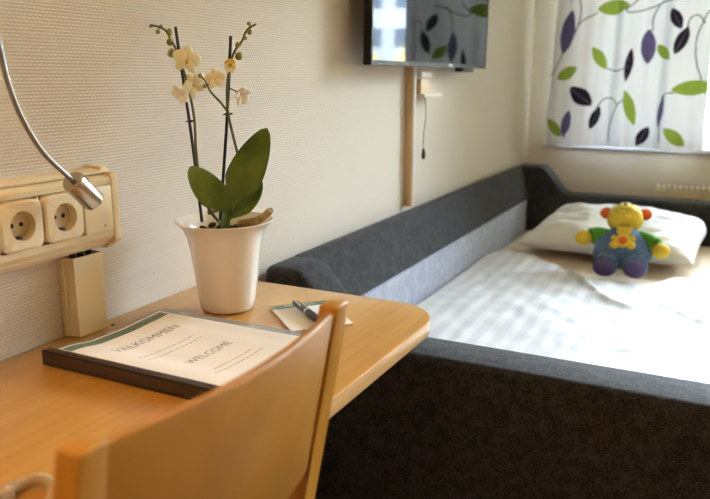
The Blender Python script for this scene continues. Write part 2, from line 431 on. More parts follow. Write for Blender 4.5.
# ------------------------------------------------------------------ wall trunking with sockets
zc = lambda z: z+EYE
pan = thing('socket_trunking', 'cream plastic wall trunking with two round power sockets above the desk', 'socket strip', (XW+.001, .1, zc(-.262)))
XF = -.852   # front plane of the socket plates
prof = [(XW+.001, -.264), (XW+.030, -.264), (XW+.034, -.256), (XW+.046, -.252), (XW+.052, -.244), (XW+.052, -.234), (XW+.038, -.2335), (XW+.038, -.1625), (XW+.052, -.162), (XW+.052, -.154), (XW+.046, -.150), (XW+.034, -.148), (XW+.026, -.141), (XW+.001, -.139)]
PY_END = .846
part('housing', prism(B(), [(x, zc(z)) for x, z in prof], -.9, PY_END, 'y'), M['ivory'], pan, angle=.5)
prof2 = [(XW+.001, -.268), (XW+.033, -.268), (XW+.040, -.261), (XW+.050, -.258), (XW+.0545, -.252), (XW+.0545, -.152), (XW+.050, -.146), (XW+.038, -.145), (XW+.030, -.137), (XW+.001, -.135)]
part('end_cap', prism(B(), [(x, zc(z)) for x, z in prof2], PY_END, PY_END+.014, 'y', .0012), M['ivory'], pan)
part('cover_rib', tube(B(), [(XW+.036, -.9, zc(-.1445)), (XW+.036, PY_END, zc(-.1445))], .0032, 10), M['ivory'], pan)
part('cover_rib', tube(B(), [(XW+.037, -.9, zc(-.2555)), (XW+.037, PY_END, zc(-.2555))], .0032, 10), M['ivory'], pan)
ZS = zc(-.198)
def rrect(bm, x0, x1, yc, zc_, w, h, r, n=6, bev=.002):
    pts = []
    for cx_, cy_, a0 in ((w/2-r, h/2-r, 0), (-w/2+r, h/2-r, PI/2), (-w/2+r, -h/2+r, PI), (w/2-r, -h/2+r, 1.5*PI)):
        for k in range(n+1):
            a = a0+PI/2*k/n; pts.append((yc+cx_+r*math.cos(a), zc_+cy_+r*math.sin(a)))
    b2 = B(); prism(b2, pts, x0, x1, 'x')
    if bev:
        bmesh.ops.bevel(b2, geom=[e for e in b2.edges if abs(e.verts[0].co.x-x1) < 1e-6 and abs(e.verts[1].co.x-x1) < 1e-6], offset=bev, segments=2, affect='EDGES', profile=.5)
    me = bpy.data.meshes.new('t'); b2.to_mesh(me); b2.free(); bm.from_mesh(me); bpy.data.meshes.remove(me)
    return bm
def ring_prism(bm, yc, z_, ro, pts_fn, x0, x1):
    pass
def socket(yc):
    # raised plate with a round well
    s = part('power_socket', lathe_plate(yc), M['ivory2'], pan, angle=.5)
    w = B(); lathe(w, [(.0205, .0078), (.0200, .0), (.0192, -.0064), (0, -.0066)], (XF-.003, yc, ZS), (1, 0, 0), 40)
    part('socket_well', w, M['ivory_in'], s)
    h = B()
    for dy in (-.0078, .0078):
        lathe(h, [(0, 0.0012), (.0033, .0012), (.0033, -.001)], (XF-.0102, yc+dy, ZS), (1, 0, 0), 16)
    part('pin_hole', h, M['hole'], s)
    for dz in (-1, 1):
        part('earth_clip', box(B(), (XF-.0096, yc-.004, ZS+dz*.0180-.002), (XF-.003, yc+.004, ZS+dz*.0180+.002), .0008), M['black'], s, label='dark earth clip')
def lathe_plate(yc):
    # square rounded plate whose inner edge is the round well
    bm = B(); w = .0345; r = .007; n = 48
    inner, mid, outer, back = [], [], [], []
    for k in range(n):
        a = 2*PI*k/n+PI/n; c, s = math.cos(a), math.sin(a)
        # superellipse outline
        e = 7.0; q = (abs(c)**e+abs(s)**e)**(-1/e)
        inner.append(bm.verts.new((XF+.005, yc+.0205*c, ZS+.0205*s)))
        mid.append(bm.verts.new((XF+.0042, yc+(w-.003)*q*c, ZS+(w-.003)*q*s)))
        outer.append(bm.verts.new((XF+.002, yc+w*q*c, ZS+w*q*s)))
        back.append(bm.verts.new((XF-.0195, yc+w*q*c, ZS+w*q*s)))
    for a, b in ((inner, mid), (mid, outer), (outer, back)):
        for k in range(n): bm.faces.new((a[k], b[k], b[(k+1) % n], a[(k+1) % n]))
    bmesh.ops.recalc_face_normals(bm, faces=bm.faces[:])
    return bm
Y1, Y2 = .6715, .7445
socket(Y1); socket(Y2)
for ya_, yb_ in ((-.9, .5820), (.6290, .6365), (.7065, .7095), (.7795, .7835), (.8405, PY_END)):
    part('cover_strip', box(B(), (XW+.0385, ya_, zc(-.2332)), (XW+.0515, yb_, zc(-.1628))), M['ivory2'], pan, False)
part('blank_plate', rrect(B(), XF-.0195, XF+.001, .812, ZS, .056, .070, .004), M['ivory2'], pan, angle=.5)
part('indicator', lathe(B(), [(0, .0006), (.0012, .0006), (.0013, 0)], (XF+.001, .822, ZS-.026), (1, 0, 0), 12), M['hole'], pan)
# raised switch at the left border of the photo
part('switch', rrect(B(), XF-.0195, XF+.012, .6055, ZS-.006, .046, .060, .008, bev=.004), M['ivory2'], pan, angle=.6)

# vertical duct below it
du = thing('cable_duct', 'cream upright cable duct between the wall trunking and the desk', 'cable duct', (XW+.001, .79, ZD+.001))
bm = B(); x0, x1, y0, y1, z0, z1 = XW+.001, XW+.031, .779, .838, ZD+.001, zc(-.272); t = .0025
box(bm, (x1-t, y0, z0), (x1, y1, z1)); box(bm, (x0, y0, z0), (x1-t, y0+t, z1)); box(bm, (x0, y1-t, z0), (x1-t, y1, z1)); box(bm, (x0, y0+t, z0), (x0+t, y1-t, z1))
part('channel', bm, M['ivory2'], du, False)
part('base_strip', box(B(), (x0, y0-.005, z0), (x0+.011, y0, z1), .001), M['ivory2'], du)
bm = B()
for yy in (.790, .806, .823): tube(bm, [(x0+.016, yy, z0+.02), (x0+.016, yy, zc(-.2655))], .005, 10)
part('cable', bm, M['black'], du)

# ------------------------------------------------------------------ gooseneck reading lamp
XL = -.800
lp = thing('reading_lamp', 'brushed steel gooseneck reading lamp hanging over the wall trunking', 'lamp', (XW+.001, .52, 1.30))
A = at_x(74, 182, XL); Bp = at_x(100, 207, XL-.006)
ax = (Bp-A).normalized()
rad = .0160
part('lamp_head', lathe(B(), [(0, -.002), (.0125, -.002), (.0148, 0), (rad, .003), (rad, .0520), (rad-.001, .0530), (rad-.002, .0525), (rad-.002, .050), (0, .050)], A-ax*.004, ax, 40), M['steel'], lp, angle=.45)
part('lamp_lens', lathe(B(), [(0, .0512), (.0135, .0505)], A-ax*.004, ax, 30), M['lens'], lp)
p0 = A-ax*.004
neck = [p0, p0-ax*.012, at_x(43, 152, XL), at_x(22, 118, XL), at_x(8, 82, XL), at_x(0, 48, XL-.004), at_x(-9, 10, XL-.01), at_x(-30, -45, XL-.03), at_x(-60, -75, XL-.06), Vector((XW+.012, .50, 1.34))]
part('neck', tube(B(), smooth(neck, 8), .0036, 12), M['steel_neck'], lp)
part('wall_plate', lathe(B(), [(0, .014), (.030, .014), (.034, .010), (.034, 0), (0, 0)], (XW+.001, .50, 1.34), (1, 0, 0), 40), M['steel'], lp)

# ------------------------------------------------------------------ potted orchid
PCX, PCY = -.766, 1.012
orc = thing('potted_orchid', 'pale yellow orchid on two dark stakes in a flared white ceramic pot on the desk', 'potted plant', (PCX, PCY, ZD+.001))
H = .158
prof = [(0, 0), (.043, 0), (.0475, .004), (.050, .02), (.055, .06), (.0605, .105), (.065, .130), (.072, .146), (.0815, H-.003), (.0842, H), (.0827, H+.0015), (.079, H-.002), (.067, .146), (.0605, .130), (.056, .105), (.052, .08), (0, .078)]
part('pot', lathe(B(), prof, (PCX, PCY, ZD+.001), seg=72), M['pot'], orc, angle=.9)
bm = B()
lathe(bm, [(0, .137), (.030, .136), (.0612, .132)], (PCX, PCY, ZD), seg=40)
for k in range(70):
    a = random.random()*2*PI; r = .055*math.sqrt(random.random()); s = .004+.005*random.random()
    rot = Matrix.Rotation(random.random()*3, 3, 'X')@Matrix.Rotation(random.random()*3, 3, 'Z')
    ball(bm, (PCX+r*math.cos(a), PCY+r*math.sin(a), ZD+.138+.004*random.random()), (s, s*.7, s*.5), rot, 8)
o = part('potting_bark', bm, M['bark'], orc); o['kind'] = 'stuff'
PY = PCY-.01
def pp(px, py, dy=0): return at(px, py, PY+dy)
tube_o = lambda nm, pts, r, m, **k: part(nm, tube(B(), smooth(pts, 8), r, 10), m, orc, **k)
tube_o('stake', [pp(202, 222, -.012), pp(192, 140, 0), pp(175.5, 27, .012)], .0027, M['stake'])
tube_o('stake', [pp(220, 221, .01), pp(226.5, 128, .012), pp(230.8, 36, .012)], .0027, M['stake'])
def taper(n, a, b): return [a+(b-a)*k/(n-1) for k in range(n)]
s1 = smooth([pp(219, 222), pp(208, 207, -.01), pp(200, 182, -.012), pp(196, 150, -.012), pp(194, 116, -.006), pp(187, 82), pp(181, 62, -.004), pp(176, 49), pp(171, 40), pp(166, 31), pp(159, 27), pp(151, 25)], 8)
part('stem', tube(B(), s1, taper(len(s1), .0028, .0016), 10), M['stem'], orc)
s2 = smooth([pp(227, 218), pp(234, 190, .01), pp(238, 160, .005), pp(233, 135), pp(228, 112), pp(227, 90), pp(229, 72), pp(232, 58), pp(236, 49), pp(242, 41), pp(247, 30), pp(256, 24)], 8)
part('stem', tube(B(), s2, taper(len(s2), .0026, .0016), 10), M['stem'], orc)
s3 = smooth([pp(228, 112), pp(221, 103), pp(211, 92), pp(206, 82), pp(200, 75)], 8)
part('stem', tube(B(), s3, taper(len(s3), .0020, .0015), 10), M['stem'], orc)
for px, py, r, e in ((171.5, 53, .0066, 1.15), (170, 41.5, .0056, 1.25), (169.5, 32, .0052, 1.25), (158, 31.5, .0040, 1.1), (151, 26, .0032, 1), (161, 26, .0028, 1),
                     (239, 56, .0060, 1.15), (238, 44.5, .0052, .8), (249.5, 31.5, .0040, 1.3), (249, 23.5, .0034, .9), (245, 38, .0036, 1), (205, 86, .0038, 1), (200, 75.5, .0040, 1)):
    tl = random.uniform(-.5, .5)
    q_ = min(s1+s2+s3, key=lambda v: (v-pp(px, py)).length)
    if (q_-pp(px, py)).length > r*.6: part('bud_stalk', tube(B(), [q_, q_.lerp(pp(px, py), .5)+Vector((0, 0, -.001)), pp(px, py)], .0010, 8), M['stem'], orc)
    part('bud', ball(B(), pp(px, py), (r, r, r*e), Matrix.Rotation(tl, 3, 'Y'), 16, lambda p: Vector((p.x*(1-.2*p.z), p.y*(1-.2*p.z), p.z))), M['bud'], orc)
for (px, py, dy) in ((190.5, 121, -.004), (228, 114, .004)):
    part('clip', lathe(B(), [(.0035, -.002), (.0052, -.001), (.0052, .001), (.0035, .002)], pp(px, py, dy), (.1, 0, 1), 18), M['stake'], orc)
    part('clip', tube(B(), [pp(px-4.5, py+.5, dy), pp(px+4.5, py-.5, dy)], .0012, 8), M['stake'], orc)
def petal_bm(bm, c, d, nrm, L, W, cup=.25, th=.0006, n=10, mfold=0):
    """leaf-shaped sheet with thickness growing from c along d, facing nrm"""
    d = d.normalized(); s = nrm.cross(d).normalized(); nn = d.cross(s).normalized()*-1 if False else s.cross(d).normalized()
    nn = (nn if nn.dot(nrm) > 0 else -nn)
    top, bot = [], []
    for i in range(n+1):
        t = i/n; w = W*(math.sin(PI*min(1, t*.93+.035))**.75); rowt, rowb = [], []
        for j in range(7):
            q = j/3-1
            z = -cup*L*(t*t)*.6 + abs(q)**1.6*w*.35*mfold + (1-q*q)*w*.12*(1-2*mfold)
            p_ = c+d*(L*t)+s*(w/2*q*2/2)+nn*z
            rowt.append(bm.verts.new(p_+nn*th)); rowb.append(bm.verts.new(p_-nn*th))
        top.append(rowt); bot.append(rowb)
    for rows, fl in ((top, 0), (bot, 1)):
        for a, b in zip(rows, rows[1:]):
            for j in range(6):
                q = (a[j], a[j+1], b[j+1], b[j]); bm.faces.new(q[::-1] if fl else q)
    for i in range(n):
        for j in (0, 6): bm.faces.new((top[i][j], top[i+1][j], bot[i+1][j], bot[i][j]))
    for i in (0, n):
        for j in range(6): bm.faces.new((top[i][j], top[i][j+1], bot[i][j+1], bot[i][j]))
    bmesh.ops.recalc_face_normals(bm, faces=bm.faces[:])
    return bm
def flower(px, py, size, roll, face, m, open_=1.0, dy=0):
    c = pp(px, py, dy-.008); f = Vector(face).normalized()
    up = Vector((0, 0, 1)); r = f.cross(up).normalized(); u = r.cross(f)
    bm = B()
    for k, (ang, L, W) in enumerate(((0, 1, .62), (72, .98, .95), (-72, .98, .95), (140, .92, .6), (-140, .92, .6))):
        a = math.radians(ang+roll); d = (u*math.cos(a)+r*math.sin(a))*open_+f*(1-open_)
        petal_bm(bm, c+f*.001*k, d, f, size*L, size*W, .22)
    o = part('flower', bm, m, orc, angle=1.5)
    q_ = min(s1+s2+s3, key=lambda v: (v-c).length); b_ = c-f*.002
    part('flower_stalk', tube(B(), smooth([q_, q_.lerp(b_, .5)-f*.006+Vector((0, 0, .003)), b_], 5), .0011, 8), M['stem'], orc)
    l = B(); ball(l, c+f*size*.12-u*size*.12, (size*.15, size*.15, size*.2), None, 12); ball(l, c+f*size*.22-u*size*.02, (size*.08, size*.08, size*.11), None, 10)
    part('flower_lip', l, M['lip'], o)
CAMD = Vector((.6, -.8, 0))
flower(186.5, 60, .0245, -12, (.75, -.65, -.15), M['petal'], .92, -.004)
flower(192.5, 84, .024, 35, (.9, -.3, -.25), M['petal'], .72, .004)
flower(184, 92, .021, 160, (-.1, -.9, -.3), M['petal_white'], .6, -.006)
flower(216, 79, .0185, 10, (.4, -.9, -.1), M['petal'], .8, .006)
flower(230, 66, .0125, 0, (.6, -.8, -.4), M['petal'], .5, -.006)
flower(238.5, 93, .020, -60, (.9, -.25, -.5), M['petal_white'], .55, .002)
ball_b = ball(B(), pp(230.5, 63.5, -.014), (.0105, .008, .0075), None, 16)
part('bud', ball_b, M['lip'], orc, label='large yellow bud about to open')
def big_leaf(base, tip, ctrl, W, nrm, curl=0):
    base, tip, ctrl = map(Vector, (base, tip, ctrl)); n = 26; th = .0016; rows_t, rows_b = [], []
    nrm = Vector(nrm).normalized()
    bm = B()
    for i in range(n+1):
        t = i/n; p_ = base*(1-t)**2+ctrl*2*t*(1-t)+tip*t*t
        d = ((ctrl-base)*(1-t)+(tip-ctrl)*t).normalized(); s = nrm.cross(d).normalized(); nn = d.cross(s); nn = nn if nn.dot(nrm) > 0 else -nn
        w = W*(math.sin(PI*(.06+.93*t)**.92)**.62 if t < 1 else .03)*(.35+.65*min(1, t*2.8)) ; w = max(w, .002)
        a, b = [], []
        for j in range(9):
            q = j/4-1; zz = abs(q)**1.4*w*.17
            v = p_+s*(w/2*q)+nn*(zz-.0012*(abs(q) < .1))
            a.append(bm.verts.new(v+nn*th*(1-.7*abs(q)))); b.append(bm.verts.new(v-nn*th*(1-.7*abs(q))))
        rows_t.append(a); rows_b.append(b)
    for rows in (rows_t, rows_b):
        for a, b in zip(rows, rows[1:]):
            for j in range(8): bm.faces.new((a[j], a[j+1], b[j+1], b[j]))
    for i in range(n):
        for j in (0, 8): bm.faces.new((rows_t[i][j], rows_t[i+1][j], rows_b[i+1][j], rows_b[i][j]))
    for i in (0, n):
        for j in range(8): bm.faces.new((rows_t[i][j], rows_t[i][j+1], rows_b[i][j+1], rows_b[i][j]))
    bmesh.ops.recalc_face_normals(bm, faces=bm.faces[:]); return bm
part('leaf', big_leaf(pp(229, 208), pp(267, 128, .02), pp(247, 170, .01), .060, (.62, -.75, .2)), M['leaf'], orc, angle=2)
part('leaf', big_leaf(pp(230, 212, -.004), pp(190, 167, -.03), pp(209, 191, -.03), .050, (.40, -.85, .35)), M['leaf'], orc, angle=2)
part('leaf', big_leaf(pp(227, 219), pp(261, 180, .04), pp(254, 205, .03), .030, (.5, -.75, .5)), M['leaf'], orc, angle=2)
part('leaf', big_leaf(pp(228, 210, .01), pp(222, 181, .012), pp(222, 196, .012), .018, (.9, -.4, .1)), M['leaf'], orc, angle=2)
part('crown', tube(B(), smooth([pp(225, 228), pp(226, 219), pp(228, 207)], 6), [.0075]*6+[.008]*6+[.006], 14), M['leaf'], orc)
part('root', tube(B(), smooth([pp(240, 224, .02), pp(252, 222, .012), pp(262, 218, .004), pp(271, 210, -.004)], 6), [.007]*6+[.0068]*6+[.006]*6+[.0045], 12), M['root'], orc, label='dry brown root leaning over the rim')
part('root', tube(B(), smooth([pp(208, 213, .03), pp(222, 209, .04), pp(238, 211, .04)], 6), .004, 10), M['root'], orc)

# ------------------------------------------------------------------ welcome binder
bx0, bx1, by0, by1 = -.840, -.528, .676, .930
bd = thing('binder', 'clamp binder with a white welcome sheet under clear plastic on the desk', 'binder', ((bx0+bx1)/2, (by0+by1)/2, ZD+.001))
def bz(y):
    t = max(0, min(1, (y-by0)/(by1-by0)))
    k = [(0, .0195), (.12, .0175), (.35, .0105), (.55, .0095), (.78, .0120), (.92, .0140), (1, .0125)]
    for (a, va), (b, vb) in zip(k, k[1:]):
        if t <= b:
            s = (t-a)/(b-a); s = s*s*(3-2*s); return ZD+va+(vb-va)*s
    return ZD+.015
def sheet(x0, x1, y0, y1, off, th, n=30, nx=1):
    bm = B(); top, bot = [], []
    for i in range(n+1):
        y = y0+(y1-y0)*i/n; z = bz(y)+off
        top.append([bm.verts.new((x0+(x1-x0)*j/nx, y, z+th)) for j in range(nx+1)]); bot.append([bm.verts.new((x0+(x1-x0)*j/nx, y, z)) for j in range(nx+1)])
    for a, b in zip(top, top[1:]):
        for j in range(nx): bm.faces.new((a[j], a[j+1], b[j+1], b[j]))
    for a, b in zip(bot, bot[1:]):
        for j in range(nx): bm.faces.new((a[j], b[j], b[j+1], a[j+1]))
    for i in range(n):
        bm.faces.new((top[i][0], top[i+1][0], bot[i+1][0], bot[i][0])); bm.faces.new((top[i][nx], bot[i][nx], bot[i+1][nx], top[i+1][nx]))
    bm.faces.new((top[0][0], bot[0][0], bot[0][1], top[0][1])) if nx == 1 else None
    bm.faces.new((top[n][0], top[n][1], bot[n][1], bot[n][0])) if nx == 1 else None
    bmesh.ops.recalc_face_normals(bm, faces=bm.faces[:]); return bm
# the pack of inner leaves, from the desk up to the cover
bm = B(); top, bot = [], []
for i in range(31):
    y = by0+.012+(by1-by0-.018)*i/30
    top.append([bm.verts.new((x, y, bz(y)-.0012)) for x in (bx0+.004, bx1-.004)]); bot.append([bm.verts.new((x, y, ZD+.0035)) for x in (bx0+.004, bx1-.004)])
for a, b, c, d in zip(top, top[1:], bot, bot[1:]):
    bm.faces.new((a[0], a[1], b[1], b[0])); bm.faces.new((c[0], d[0], d[1], c[1])); bm.faces.new((a[0], b[0], d[0], c[0])); bm.faces.new((a[1], c[1], d[1], b[1]))
bm.faces.new((top[0][0], bot[0][0], bot[0][1], top[0][1])); bm.faces.new((top[-1][0], top[-1][1], bot[-1][1], bot[-1][0]))
bmesh.ops.recalc_face_normals(bm, faces=bm.faces[:])
part('leaves', bm, M['paper'], bd)
part('back_cover', box(B(), (bx0, by0+.006, ZD+.0012), (bx1, by1+.004, ZD+.0034)), M['spine_dark'], bd)
part('front_cover', sheet(bx0, bx1, by0+.004, by1, -.0010, .0009), M['film_clear'], bd, label='grey translucent plastic cover')
pg = part('title_sheet', sheet(bx0+.008, bx1-.006, by0+.020, by1-.022, .0001, .0003), M['paper'], bd, label='white sheet with a green header band')
part('header_band', sheet(bx0+.0125, bx0+.032, by0+.022, by1-.026, .00045, .0001), M['green_print'], pg)
def on_page(xc, yc): return lambda u, v: (xc-v, yc+u, bz(yc+u)+.0007)
a1 = at_z(108, 352, ZD+.012); a2 = at_z(183, 327, ZD+.012); b1 = at_z(180, 362, ZD+.011); b2 = at_z(237, 343, ZD+.012)
def fit_text(s, a, b, name, m, sc=1.0):
    bm = text_bm(s, 1.0, lambda u, v: (u, v, 0)); us = [v.co.x for v in bm.verts]; w = max(us)-min(us); u0 = min(us)
    L = b.y-a.y; k = L/w; xc = (a.x+b.x)/2
    for v in bm.verts:
        yy = a.y+(v.co.x-u0)*k; xx = xc-v.co.y*k*sc
        v.co = Vector((xx, yy, bz(yy)+.0007))
    part(name, bm, m, pg, False)
fit_text('VÄLKOMMEN', a1, a2, 'lettering', M['grey_print'], 1.05)
fit_text('WELCOME', b1, b2, 'lettering', M['grey_print'], 1.05)
def text_line(pxa, pya, pxb, pyb):
    a = at_z(pxa, pya, ZD+.012); b = at_z(pxb, pyb, ZD+.014); yy = a.y; x = (a.x+b.x)/2; bm = B()
    while yy < b.y:
        w = random.uniform(.004, .011)
        w = min(w, b.y-yy)
        vs = []
        for (x_, y_) in ((x-.0011, yy), (x+.0011, yy), (x+.0011, yy+w), (x-.0011, yy+w)): vs.append(bm.verts.new((x_, y_, bz(y_)+.0006)))
        bm.faces.new(vs); yy += w+.002
    part('small_print', bm, M['pale_print'], pg, False)
text_line(131, 359, 200, 335); text_line(141, 361, 208, 336)
text_line(208, 368, 257, 348); text_line(208, 373, 270, 347)
# the spine clamp
sp = prism(B(), [(by0-.001, ZD+.0012), (by0+.001, ZD+.0012), (by0+.014, ZD+.0012), (by0+.014, ZD+.0032), (by0+.004, ZD+.0045), (by0+.0035, ZD+.017), (by0+.014, ZD+.0195), (by0+.014, ZD+.0218), (by0+.003, ZD+.0215), (by0-.001, ZD+.0195)], bx0-.001, bx1+.001, 'x')
part('spine', sp, M['spine'], bd, angle=.5)
part('spine_edge', tube(B(), [(bx0-.001, by0+.001, ZD+.0203), (bx1+.001, by0+.001, ZD+.0203)], .0021, 10), M['spine_dark'], bd)
part('spine_edge', tube(B(), [(bx0-.001, by0, ZD+.0038), (bx1+.001, by0, ZD+.0038)], .0021, 10), M['spine_dark'], bd)

# ------------------------------------------------------------------ notepad and pen
q0 = at_z(269.5, 306.5, ZD+.004); q1 = at_z(327.5, 300, ZD+.004); q2 = at_z(349, 326, ZD+.004)
ux = (q1-q0).normalized(); Lw = .106; vy = Vector((ux.y, -ux.x, 0)); Lh = .138
vy = vy if vy.dot(q2-q1) > 0 else -vy
npd = thing('notepad', 'small white notepad with a dark green header strip on the desk', 'notepad', (q0+ux*Lw/2+vy*Lh/2).to_tuple()[:2]+(ZD+.001,))
def quad_box(u0, u1, v0, v1, z0, z1):
    bm = B(); o_ = Vector((q0.x, q0.y, 0))
    prism(bm, [tuple((o_+ux*u+vy*v)[:2]) for u, v in ((u0, v0), (u1, v0), (u1, v1), (u0, v1))], z0, z1, 'z'); return bm
part('sheets', quad_box(0, Lw, 0, Lh, ZD+.001, ZD+.0040), M['paper'], npd, False)
part('header_strip', quad_box(0, Lw, 0, .021, ZD+.0040, ZD+.0042), M['green_print'], npd, False)
def on_pad(u, v):
    p_ = Vector((q0.x, q0.y, 0))+ux*(Lw/2+u)+vy*(.0105-v*1.0); return (p_.x, p_.y, ZD+.00445)
bm = text_bm('HOTELL', .0155, on_pad)
part('lettering', bm, M['cream_print'], npd, False)
e0 = at_z(294, 302, ZD+.0120); e1 = at_z(325, 325, ZD+.0105)
d = (e1-e0).normalized(); L = .128
pn = thing('pen', 'black ballpoint pen with a silver ring lying on the notepad', 'pen', (e0+d*L/2).to_tuple()[:2]+(ZD+.0045,))
part('barrel', lathe(B(), [(0, -.001), (0.0034, 0), (0.0050, .004), (0.0060, .012), (0.0065, .045), (0.0065, .060)], e0, d, 24), M['pen_dark'], pn, angle=.9)
part('ring', lathe(B(), [(0.0065, .060), (0.0072, .0605), (0.0072, .0635), (0.0065, .064)], e0, d, 24), M['chrome'], pn, label='silver ring')
part('grip', lathe(B(), [(0.0067, .064), (0.0071, .075), (0.0066, .100), (0.0048, .112), (0.0014, .124), (0, .127)], e0, d, 24), M['black'], pn, angle=.9)
sd = d.cross(Vector((0, 0, 1))).normalized()
c0 = e0+sd*.0035*(1 if sd.y < 0 else -1)+Vector((0, 0, .0048))
part('clip', tube(B(), smooth([c0+d*.004, c0+d*.008+Vector((0, 0, .0018)), c0+d*.025+Vector((0, 0, .0012)), c0+d*.042], 5), .0011, 8), M['chrome'], pn, label='silver clip')

# ------------------------------------------------------------------ coiled telephone cord
path = smooth([(-.80, .10, ZD+.008), (-.70, .22, ZD+.008), at_z(-14, 503, ZD+.008), at_z(6, 490, ZD+.008), at_z(28, 481, ZD+.008), at_z(44, 480, ZD+.008), at_z(54, 489, ZD+.008), at_z(50, 503, ZD+.008), at_z(30, 520, ZD+.008), (-.56, .30, ZD+.008), (-.66, .16, ZD+.008)], 40)
# resample evenly, then wind the coil
acc = [0]
for a, b in zip(path, path[1:]): acc.append(acc[-1]+(b-a).length)
tot = acc[-1]; pitch = .0034; turns = tot/pitch; npt = int(turns*10); coil = []; j = 0
for i in range(npt+1):
    s = tot*i/npt
    while j < len(acc)-2 and acc[j+1] < s: j += 1
    f_ = (s-acc[j])/max(1e-9, acc[j+1]-acc[j]); p_ = path[j].lerp(path[j+1], f_); t_ = (path[j+1]-path[j]).normalized()
    u_, w_ = frame_at(t_); a_ = 2*PI*s/pitch
    coil.append(p_+(u_*math.cos(a_)+w_*math.sin(a_))*.0052)
solo('telephone_cord', tube(B(), coil, .0014, 6), M['cord_beige'], 'beige coiled telephone cord looped on the desk beside the chair', 'cord', angle=3)

# ------------------------------------------------------------------ sofa bed
sofa = thing('sofa_bed', 'charcoal upholstered sofa bed with sloping corner arms along the wall', 'sofa bed', (-.4, 2.44, 0))
SX0, SX1 = XW+.016, .16
SY0, SY1 = 1.31, 3.58; AT = .130
def arm(y0, y1, xh=-.775, xl=-.655, zl=.606):
    pts = [(SX0, .09), (SX0, .728), (xh, .728), (xh+.02, .718), (xl-.02, zl+.010), (xl, zl), (SX1, zl), (SX1, .09)]
    return prism(B(), pts, y0, y1, 'y', .020, 4)
part('arm', arm(SY0, SY0+AT, -.815, -.665, .583), M['charcoal'], sofa, angle=.9)
part('arm', arm(SY1-AT, SY1), M['charcoal'], sofa, angle=.9)
ya, yb = SY0+AT+.001, SY1-AT-.001
bm = prism(B(), [(SX0, .574), (SX0, .718), (SX0+.006, .725), (SX0+.022, .725), (SX0+.032, .718), (-.822, .582), (-.824, .574), (-.832, .570)], ya, yb, 'y')
part('backrest', bm, M['charcoal'], sofa, angle=.5)
bm = prism(B(), [(SX0, .27), (SX0, .5695), (-.836, .5695), (-.829, .563), (-.829, .27)], ya, yb, 'y')
part('backrest_panel', bm, M['bluegrey'], sofa, angle=.5, label='light blue-grey lower strip of the backrest')
part('seat_base', box(B(), (SX0, ya, .09), (SX1-.01, yb, .269), .01), M['charcoal'], sofa)
for x in (SX0+.06, SX1-.06):
    for y in (SY0+.065, SY1-.065):
        part('foot', lathe(B(), [(0, .09), (.024, .09), (.018, .001), (0, .001)], (x, y, 0), seg=20), M['black'], sofa)

ZM = .425
bm = box(B(), (-.826, ya+.004, .271), (SX1-.015, yb-.004, ZM), .022, 4)
solo('mattress', bm, M['undersheet'], 'cream sheeted mattress lying in the sofa bed, seen around the pillow', 'mattress')

# duvet: thick sheet with soft folds, its head end in an uneven curve around the toy and pillow
def duv_end(x):   # y of the duvet's head edge
    P_ = [(-.83, 2.74), (-.76, 2.90), (-.66, 2.86), (-.56, 2.76), (-.46, 2.64), (-.36, 2.585), (-.20, 2.60), (-.08, 2.74), (.0, 2.88), (.16, 2.95)]
    for (a, va), (b, vb) in zip(P_, P_[1:]):
        if x <= b:
            s = max(0, (x-a)/(b-a)); s = s*s*(3-2*s); return va+(vb-va)*s
    return 2.95
def ridge(x, y, x0, y0, x1, y1, w, h):   # a fold along a segment
    ax_, ay_ = x1-x0, y1-y0; L2 = ax_*ax_+ay_*ay_; t = max(0, min(1, ((x-x0)*ax_+(y-y0)*ay_)/L2))
    d_ = math.hypot(x-x0-ax_*t, y-y0-ay_*t); e_ = min(1, 4*t*(1-t)+.25)
    return .55*h*e_*math.exp(-(d_/w)**2)
RG = []
for (a, b_, c_, d_, w, h) in ((560, 262, 612, 300, .016, .022), (590, 290, 650, 312, .02, .014), (655, 300, 705, 322, .022, .018), (540, 300, 600, 330, .03, .008), (660, 350, 710, 345, .018, .012), (690, 290, 712, 330, .02, .016), (600, 345, 690, 352, .02, .008), (560, 330, 640, 345, .03, .006), (640, 285, 690, 275, .018, .012), (672, 262, 705, 285, .02, .014), (500, 290, 540, 318, .03, .006)):
    p_, q_ = at_z(a, b_, .46), at_z(c_, d_, .46); RG.append((p_.x, p_.y, q_.x, q_.y, w, h))
def duv_z(x, y):
    v = Vector((x*5, y*3.2, 0)); z = .452+.010*noise.noise(v)+.005*noise.noise(v*2.6)+.0022*noise.noise(Vector((x*30, y*14, 2)))
    for r_ in RG: z += ridge(x, y, *r_)
    return z
bm = B(); nx, ny = 150, 230; top, bot = [], []
dx0, dx1 = -.822, SX1-.02
for i in range(ny+1):
    rt, rb = [], []
    for j in range(nx+1):
        s = j/nx; x = dx0+(dx1-dx0)*s; y1e = duv_end(x); y0e = ya+.008; t = i/ny; y = y0e+(y1e-y0e)*t
        x += .004*noise.noise(Vector((y*4, 1, 0)))*(s < .05)
        ed = min((y1e-y), (x-dx0)*1.0, (dx1-x), (y-y0e)); ed = max(0, ed)
        k = min(1, ed/.035); k = math.sqrt(1-(1-k)**2)
        zt_ = duv_z(x, y); zb_ = ZM+.002
        mid_ = zb_+.008
        rt.append(bm.verts.new((x, y, mid_+(zt_-mid_)*k))); rb.append(bm.verts.new((x, y, mid_+(zb_-mid_)*k)))
    top.append(rt); bot.append(rb)
for i in range(ny):
    for j in range(nx):
        bm.faces.new((top[i][j], top[i][j+1], top[i+1][j+1], top[i+1][j])); bm.faces.new((bot[i][j], bot[i+1][j], bot[i+1][j+1], bot[i][j+1]))
bmesh.ops.remove_doubles(bm, verts=bm.verts[:], dist=.00005)
